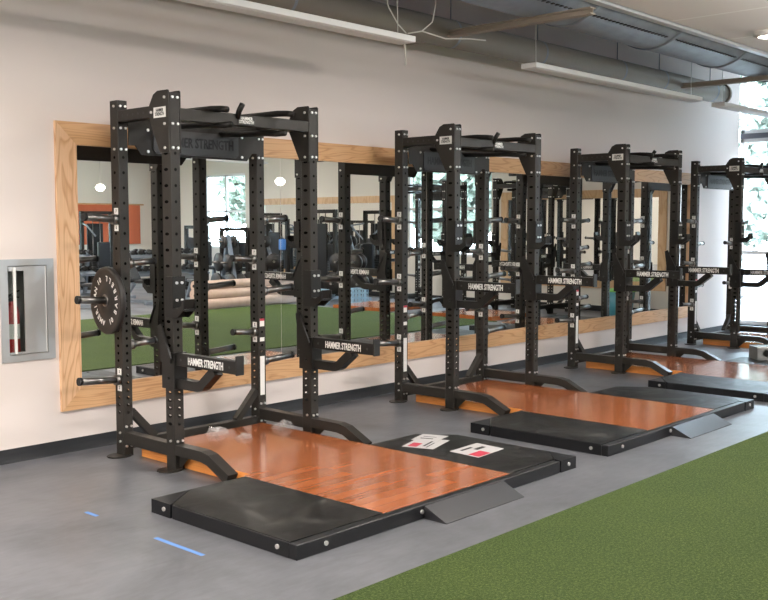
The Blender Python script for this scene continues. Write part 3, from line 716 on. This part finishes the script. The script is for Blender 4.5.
# ------------------------------------------------------------------ small things near the platforms
def sheet(pts, label, marks, z=.0785, extra=None):
    xs = [p[0] for p in pts]; ys = [p[1] for p in pts]; cx, cy = sum(xs) / 4, sum(ys) / 4
    t = thing('instruction_sheet', label, 'paper', (cx, cy, z), 0, 'printed sheets left on the nearest platform')
    q = [(x - cx, y - cy) for x, y in pts]
    obj('paper_sheet', MB().prism(q, 'z', 0, .0012), 'paper', t)
    def bil(u, v):
        a = [q[0][i] * (1 - u) + q[1][i] * u for i in (0, 1)]; b_ = [q[3][i] * (1 - u) + q[2][i] * u for i in (0, 1)]
        return tuple(a[i] * (1 - v) + b_[i] * v for i in (0, 1))
    for mt, (u0, u1, v0, v1) in marks:
        obj('printed_mark', MB().prism([bil(u0, v0), bil(u1, v0), bil(u1, v1), bil(u0, v1)], 'z', .0012, .0015), mt, t)
sheet([(4.975, -1.72), (5.05, -1.93), (5.34, -1.84), (5.27, -1.62)], 'white printed sheet with a red block, the one nearer the rack on the platform mat', [('red', (.12, .42, .08, .45)), ('ink', (.55, .62, .2, .8)), ('ink', (.7, .74, .1, .6))])
sheet([(5.17, -1.63), (5.24, -1.80), (5.44, -1.75), (5.37, -1.57)], 'white sheet lying partly over another sheet, close to the mat corner', [('ink', (.2, .7, .3, .4)), ('ink', (.2, .7, .6, .66))], .0802)
sheet([(5.08, -2.05), (5.065, -2.30), (5.385, -2.27), (5.40, -2.03)], 'white printed sheet with a dark red header near the platform front edge', [('red', (.60, .97, .05, .5)), ('ink', (.35, .5, .5, .85)), ('ink', (.15, .25, .2, .6))])
def crumple(x, y, z, s, seed, label):
    rnd = random.Random(seed); b = MB(); n, m_ = 10, 8
    for j in range(m_):
        for i in range(n):
            u, v = i / (n - 1) - .5, j / (m_ - 1) - .5
            b.v.append((u * s * 1.3 + rnd.uniform(-.01, .01), v * s + rnd.uniform(-.01, .01), max(.001, (abs(math.sin(i * 2.1 + j * 1.3)) * .5 + rnd.random() * .5) * s * .55 * (1 - (2 * u) ** 4) * (1 - (2 * v) ** 4))))
    for j in range(m_ - 1):
        for i in range(n - 1): k = j * n + i; b.face((k, k + 1, k + n + 1, k + n))
    o = obj('plastic_bag', b, 'bag', loc=(x, y, z)); tag(o, label, 'plastic bag', 'clear plastic bags left on the first platform')
crumple(4.85, -.66, .077, .14, 1, 'crumpled clear plastic bag on the planks beside the right front post')
crumple(4.38, -.47, .077, .12, 2, 'crumpled clear plastic bag on the planks near the left post of the rack')
crumple(4.42, -.72, .077, .08, 3, 'small flat scrap of clear film in the middle of the planks')
o = obj('tape_strip', MB().box((2.826, -2.345, 0), (2.852, -1.95, .0006)), 'blue_tape'); tag(o, 'longer blue tape strip stuck on the grey floor beside the nearest platform', 'tape', 'blue tape strips on the floor')
o = obj('tape_strip', MB().box((2.83, -1.40, 0), (2.855, -1.286, .0006)), 'blue_tape'); tag(o, 'short blue tape strip on the grey floor, closer to the mirror wall', 'tape', 'blue tape strips on the floor')
# steel box with two round holes on the third platform
t = thing('steel_box', 'grey steel box with round holes standing on a platform at the picture edge', 'box', (10.86, -1.76, .0775), R(-47))
b = MB(); hb = .135
def holed(y):
    n = 16
    for cx in (.10, .30):
        k = len(b.v)
        sq = []
        for i in range(n):
            a = 2 * math.pi * i / n; c, s_ = math.cos(a), math.sin(a); sc = .1 / max(abs(c), abs(s_)); sq.append((c * sc, s_ * sc * .8))
        for u, w in sq: b.v.append((cx + u, y, hb / 2 + w))
        for i in range(n): a = 2 * math.pi * i / n; b.v.append((cx + math.cos(a) * .04, y, hb * .55 + math.sin(a) * .04))
        for i in range(n): j = (i + 1) % n; b.face((k + i, k + j, k + n + j, k + n + i))
holed(0); holed(.25); b.box((0, 0, hb), (.4, .25, hb + .004)); b.box((0, 0, 0), (.4, .25, .004)); b.box((0, 0, 0), (.004, .25, hb)); b.box((.396, 0, 0), (.4, .25, hb))
obj('box_shell', b, 'boxsteel', t)
obj('rim', MB().box((-.004, -.006, hb), (.404, -.0, hb + .012)), 'white', t)

# ================================================================== ACROSS THE ROOM (seen in the mirrors)
# rolled mats behind the turf
for (dy, z, lb) in ((0, .095, 'tan foam roll, bottom layer, closest to the turf'), (.20, .095, 'tan foam roll, bottom layer, middle one'), (.40, .095, 'tan foam roll, bottom layer, farthest from the turf'), (.10, .262, 'tan foam roll, second layer, nearer the turf'), (.30, .262, 'tan foam roll, second layer, farther from the turf'), (.20, .430, 'single tan foam roll lying on top of the stack')):
    t = thing('foam_roll', lb, 'roll', (11.1 + dy * .5, -8.60 - dy, z), 0, 'tan foam rolls stacked past the turf')
    obj('roll_body', MB().cyl((0, 0, 0), (3.1, 0, 0), .095, 24), 'tan', t); obj('core_tube', MB().cyl((-.004, 0, 0), (3.104, 0, 0), .03, 12), 'ink', t)
# milk crates and a bin
for i, (x, y, lb) in enumerate(((13.55, -7.95, 'pale blue lattice crate on the floor, left one in the reflection'), (14.25, -7.55, 'pale blue lattice crate on the floor, right one in the reflection'))):
    t = thing('milk_crate', lb, 'crate', (x, y, 0), .2, 'pale lattice crates in the mirror'); b = MB()
    for zz in (0, .1, .2, .28): b.box((-.18, -.18, zz), (.18, -.165, zz + .02)); b.box((-.18, .165, zz), (.18, .18, zz + .02)); b.box((-.18, -.18, zz), (-.165, .18, zz + .02)); b.box((.165, -.18, zz), (.18, .18, zz + .02))
    for q in range(6):
        a = -.18 + q * .069
        b.box((a, -.18, 0), (a + .015, -.165, .3)); b.box((a, .165, 0), (a + .015, .18, .3)); b.box((-.18, a, 0), (-.165, a + .015, .3)); b.box((.165, a, 0), (.18, a + .015, .3))
    b.box((-.18, -.18, 0), (.18, .18, .01)); obj('crate_body', b, 'palecrate', t)
t = thing('storage_bin', 'teal bin with a lime green lid by the end wall, seen in the mirror', 'bin', (15.5, -2.35, 0))
obj('tub', MB().lathe([(0, 0), (.20, 0), (.26, .42), (.25, .42), (.19, .01), (0, .01)], (0, 0, 0), n=24), 'teal', t); obj('lid', MB().lathe([(0, .46), (.24, .46), (.28, .43), (.28, .415)], (0, 0, 0), n=24), 'lime', t)
# dumbbells on racks
def dumbbell(x, y, z, rz, r, label):
    o = thing('dumbbell', label, 'dumbbell', (x, y, z), rz, 'hex dumbbells on the two-tier racks')
    add('dumbbell_heads', cached('dbh%.3f' % r, lambda: (lambda s: (s.cyl((-.14, 0, 0), (-.05, 0, 0), r, 8), s.cyl((.05, 0, 0), (.14, 0, 0), r, 8), s)[-1])(MB()), 'bumper'), o)
    add('handle', cached('dbg', lambda: MB().cyl((-.05, 0, 0), (.05, 0, 0), .016, 10), 'chrome'), o)
def db_rack(cx, cy, rz, wd, label, where):
    t = thing('dumbbell_rack', label, 'rack', (cx, cy, 0), rz); c, s_ = math.cos(rz), math.sin(rz)
    for sx in (-1, 1):
        b = MB(); x = sx * (wd / 2 - .12); b.tube([(x, -.30, .03), (x, .30, .03)], .06, .06); b.tube([(x, .20, .03), (x, .02, .95)], .07, .07); obj('end_frame', b, 'greysteel', t)
    for z, y in ((.50, -.05), (.86, .10)):
        b = MB(); b.tube([(-wd / 2, y - .14, z - .03), (wd / 2, y - .14, z - .03)], .04, .04, (0, 0, 1)); b.tube([(-wd / 2, y + .14, z + .04), (wd / 2, y + .14, z + .04)], .04, .04, (0, 0, 1)); b.prism([(y - .16, z - .02), (y + .16, z + .05), (y + .16, z + .06), (y - .16, z - .01)], 'x', -wd / 2, wd / 2); obj('shelf', b, 'greysteel', t)
        n = int(wd / .2)
        for i in range(n):
            lx, ly = -wd / 2 + .1 + i * (wd - .2) / (n - 1), y; r = .05 + .02 * ((i * 7) % 3) / 3
            dumbbell(cx + lx * c - ly * s_, cy + lx * s_ + ly * c, z + .058 + r, rz + R(90), r, 'black hex dumbbell, %s along the %s shelf of the %s' % (('first', 'second', 'third', 'fourth', 'fifth', 'sixth', 'seventh', 'eighth', 'ninth', 'tenth', 'eleventh', 'twelfth')[i], 'lower' if z < .6 else 'upper', where))
db_rack(13.0, -12.3, R(180), 2.2, 'two-tier dumbbell rack below the paned window reflected in the mirror', 'rack by the paned window')
db_rack(10.7, -13.4, R(180), 2.4, 'two-tier dumbbell rack behind the exercise benches at the left of the reflection', 'rack behind the benches')
def bench(x, y, rz, inc, label):
    t = thing('exercise_bench', label, 'bench', (x, y, 0), rz, 'padded exercise benches across the turf')
    b = MB(); b.tube([(-.6, 0, .05), (.6, 0, .05)], .07, .06, (0, 1, 0)); b.tube([(-.6, -.28, .03), (-.6, .28, .03)], .06, .06); b.tube([(.6, -.25, .03), (.6, .25, .03)], .06, .06); b.tube([(-.2, 0, .05), (.1, 0, .40)], .07, .07, (0, 1, 0)); obj('frame', b, 'greysteel', t)
    obj('seat_pad', MB().box((.22, -.14, .42), (.62, .14, .48), .015), 'pad', t)
    L_ = .8; c, s_ = math.cos(inc), math.sin(inc); b = MB(); b.box((0, -.14, 0), (L_, .14, .06), .015); o = obj('back_pad', b, 'pad', t, (.18, 0, .42)); o.rotation_euler = (0, math.pi + inc, 0); o.location = (.18, 0, .49)
bench(9.8, -10.6, R(60), R(50), 'black bench with a raised back pad, leftmost in the reflection')
bench(11.2, -10.9, R(75), R(60), 'black bench with a steep back pad, second from the left in the reflection')
bench(12.3, -10.4, R(110), R(5), 'flat black bench in front of the dumbbell rack by the paned window')
def machine(x, y, rz, h, label, acc=False):
    t = thing('weight_machine', label, 'exercise machine', (x, y, 0), rz, 'black weight machines along the far side of the room')
    b = MB()
    for sx in (-.4, .4): b.tube([(sx, 0, 0), (sx, 0, h)], .08, .08); b.tube([(sx, -.5, .04), (sx, .6, .04)], .08, .07)
    b.tube([(-.4, 0, h - .04), (.4, 0, h - .04)], .08, .08, (0, 0, 1)); b.tube([(-.4, .5, .04), (.4, .5, .04)], .08, .08, (0, 0, 1)); obj('frame', b, 'black', t)
    b = MB()
    for k in range(12): b.box((-.16, -.07, .12 + k * .055), (.16, .07, .12 + k * .055 + .05))
    obj('weight_stack', b, 'bumper', t); b = MB()
    for sx in (-.1, .1): b.cyl((sx, 0, .05), (sx, 0, h - .05), .011, 8)
    obj('guide_rod', b, 'chrome', t)
    obj('seat_pad', MB().box((-.2, -.75, .45), (.2, -.38, .53), .02), 'pad', t); obj('back_pad', MB().box((-.17, -.36, .55), (.17, -.28, 1.15), .02), 'pad', t)
    b = MB(); b.tube([(0, -.55, .45), (0, -.5, .05)], .07, .07); b.pipe([(-.4, -.05, h - .3), (-.5, -.4, h - .35), (-.45, -.7, h - .6)], .02); b.pipe([(.4, -.05, h - .3), (.5, -.4, h - .35), (.45, -.7, h - .6)], .02); obj('lever_arm', b, 'greysteel', t)
    obj('shroud', MB().box((-.22, .05, .1), (.22, .09, h - .3), .01), 'plastic', t)
    if acc: obj('cup_holder', MB().box((.24, .04, 1.0), (.42, .14, 1.25), .02), 'blue', t)
def plate_tree(x, y, rz, label):
    t = thing('plate_tree', label, 'plate rack', (x, y, 0), rz, 'plate trees holding round black plates'); b = MB()
    b.tube([(-.38, -.25, .03), (-.38, .25, .03)], .06, .06); b.tube([(.38, -.25, .03), (.38, .25, .03)], .06, .06); b.tube([(-.38, 0, .05), (0, 0, 1.35)], .07, .07, (0, 1, 0)); b.tube([(.38, 0, .05), (0, 0, 1.35)], .07, .07, (0, 1, 0)); b.tube([(-.25, 0, .5), (.25, 0, .5)], .05, .05, (0, 1, 0)); obj('frame', b, 'greysteel', t)
    for (px_, pz, r) in ((-.30, .35, .225), (.30, .35, .225), (-.19, .80, .19), (.19, .80, .17), (0, 1.22, .13)):
        for sy in (-1, 1):
            pg = add('plate_peg', cached('ppeg', lambda: MB().cyl((0, 0, 0), (0, .24, 0), .024, 12), 'chrome'), t, (px_, sy * .03, pz), (0, 0, 0 if sy > 0 else math.pi))
            add('round_plate', cached('rp%.3f' % r, lambda r=r: MB().lathe([(.026, .05), (r * .5, .05), (r * .55, .06), (r, .06), (r, .115), (r * .55, .115), (r * .5, .12), (.026, .12)], (0, 0, 0), 'y', 28), 'bumper'), pg)
for x, y, a_, lb in ((14.75, -8.25, 70, 'plate tree closest to the end wall window rack, round plates on it'), (13.75, -9.75, 40, 'plate tree in the middle, behind the pale crates'), (12.9, -9.9, 100, 'plate tree near the right end of the foam rolls')): plate_tree(x, y, R(a_), lb)
for i, (x, y, rz, h, lb, ac) in enumerate([
    (15.1, -9.4, 90, 1.9, 'tall black machine between the plate trees and the end wall mirror', 0),
    (13.2, -15.4, 180, 1.9, 'tall black machine by the far wall, right of the orange banner', 0),
    (8.6, -12.0, 150, 1.5, 'black seated machine at the far left of the mirror, behind the round plate', 0),
    (9.6, -15.2, 170, 1.7, 'black machine in front of the orange banner, left one', 0),
    (11.3, -15.4, 190, 1.6, 'black machine in front of the orange banner, right one', 0),
    (15.1, -10.9, 95, 1.7, 'black machine with a small blue holder, in front of the end wall mirror', 1),
    (15.0, -12.3, 80, 1.5, 'black machine standing by the end wall, second from the paned window', 0),
    (15.0, -13.8, 90, 1.55, 'black machine closest to the paned window on the end wall', 0)]): machine(x, y, R(rz), h, lb, ac)
# two racks on the end wall side
power_rack(0, 'black power rack standing with its back to the end wall window, reflected only', 1.3, rz=R(-90), full=False, arm_dz=.3, origin=(15.2, -6.4, 0), group='power racks on the end wall side')
power_rack(0, 'black power rack by the end wall corner, seen through the reflection only', 1.3, rz=R(-90), full=False, arm_dz=.3, origin=(15.2, -4.0, 0), group='power racks on the end wall side')
o = obj('wood_platform', MB().box((13.12, -7.05, 0), (14.22, -5.75, .07)), ['deckwood']); tag(o, 'orange plank platform in front of the end wall window rack', 'platform', 'plank platforms on the end wall side')
o = obj('wood_platform', MB().box((13.12, -4.65, 0), (14.22, -3.35, .07)), ['deckwood']); tag(o, 'orange plank platform in front of the corner rack of the end wall', 'platform', 'plank platforms on the end wall side')
# orange banner and pale lockers
t = thing('wall_banner', 'orange banner hanging on the far wall, upper left in the mirror', 'banner', (14.2, Y0 + .03, .95))
b = MB()
for k in range(24): b.v += [(-1.3 + k * 2.6 / 23, .02 + .015 * math.sin(k * 1.3), .1), (-1.3 + k * 2.6 / 23, .02 + .015 * math.sin(k * 1.3), 1.15)]
for k in range(23): b.face((2 * k, 2 * k + 2, 2 * k + 3, 2 * k + 1))
obj('banner_cloth', b, 'orange', t); obj('banner_rod', MB().cyl((-1.4, .02, 1.16), (1.4, .02, 1.16), .02, 10), 'oak_x', t)

# ================================================================== OUTSIDE
o = obj('ground_outside', MB().box((X1 + .3, -40, -.15), (60, 40, -.05)), 'concrete'); o['kind'] = 'structure'
o = obj('ground_outside', MB().box((-30, -45, -.16), (X1, Y0 - .3, -.06)), 'lawn'); o['kind'] = 'structure'
def tree(x, y, h, seed, label):
    rnd = random.Random(seed); t = thing('tree', label, 'tree', (x, y, -.05), 0, 'leafy trees outside the windows')
    obj('trunk', MB().cyl((0, 0, 0), (.1, 0, h * .55), .16, 10, .09), 'bark', t)
    b = MB(); 
    for k in range(6500):
        a = rnd.uniform(0, 2 * math.pi); e = rnd.uniform(-1, 1); rr = (rnd.random() ** .4) * h * .36
        c = Vector((math.cos(a) * math.sqrt(1 - e * e) * rr, math.sin(a) * math.sqrt(1 - e * e) * rr, h * .58 + e * rr * 1.15))
        s_ = rnd.uniform(.08, .19); n = Vector((rnd.gauss(0, 1), rnd.gauss(0, 1), rnd.gauss(0, 1))).normalized(); u = n.orthogonal().normalized(); w = n.cross(u)
        k0 = len(b.v)
        for i in range(5): q = i * 2 * math.pi / 5; b.v.append(tuple(c + (u * math.cos(q) + w * math.sin(q)) * s_ + n * (.05 * (i % 2))))
        b.face(range(k0, k0 + 5))
    obj('crown', b, 'leaf', t)
for i, (x, y, h) in enumerate([(24, 4.2, 6), (29, 9, 7), (30, .5, 7.5), (24, -3.5, 6), (29.5, -8.5, 7.5), (23.5, -12.5, 6), (29, -17, 7.5), (24, -21, 6.5), (30, -26, 7.5)]):
    tree(x, y, h, i, ['leafy tree outside straight past the corner window', 'taller leafy tree farther out past the corner window', 'leafy tree outside, hidden behind the last rack', 'leafy tree outside behind the end wall, nearest the return wall', 'leafy tree outside the middle end wall window, right half', 'leafy tree outside between the two end wall windows', 'leafy tree filling the left panes of the reflected window', 'leafy tree filling the right panes of the reflected window', 'leafy tree at the far end of the row outside'][i])
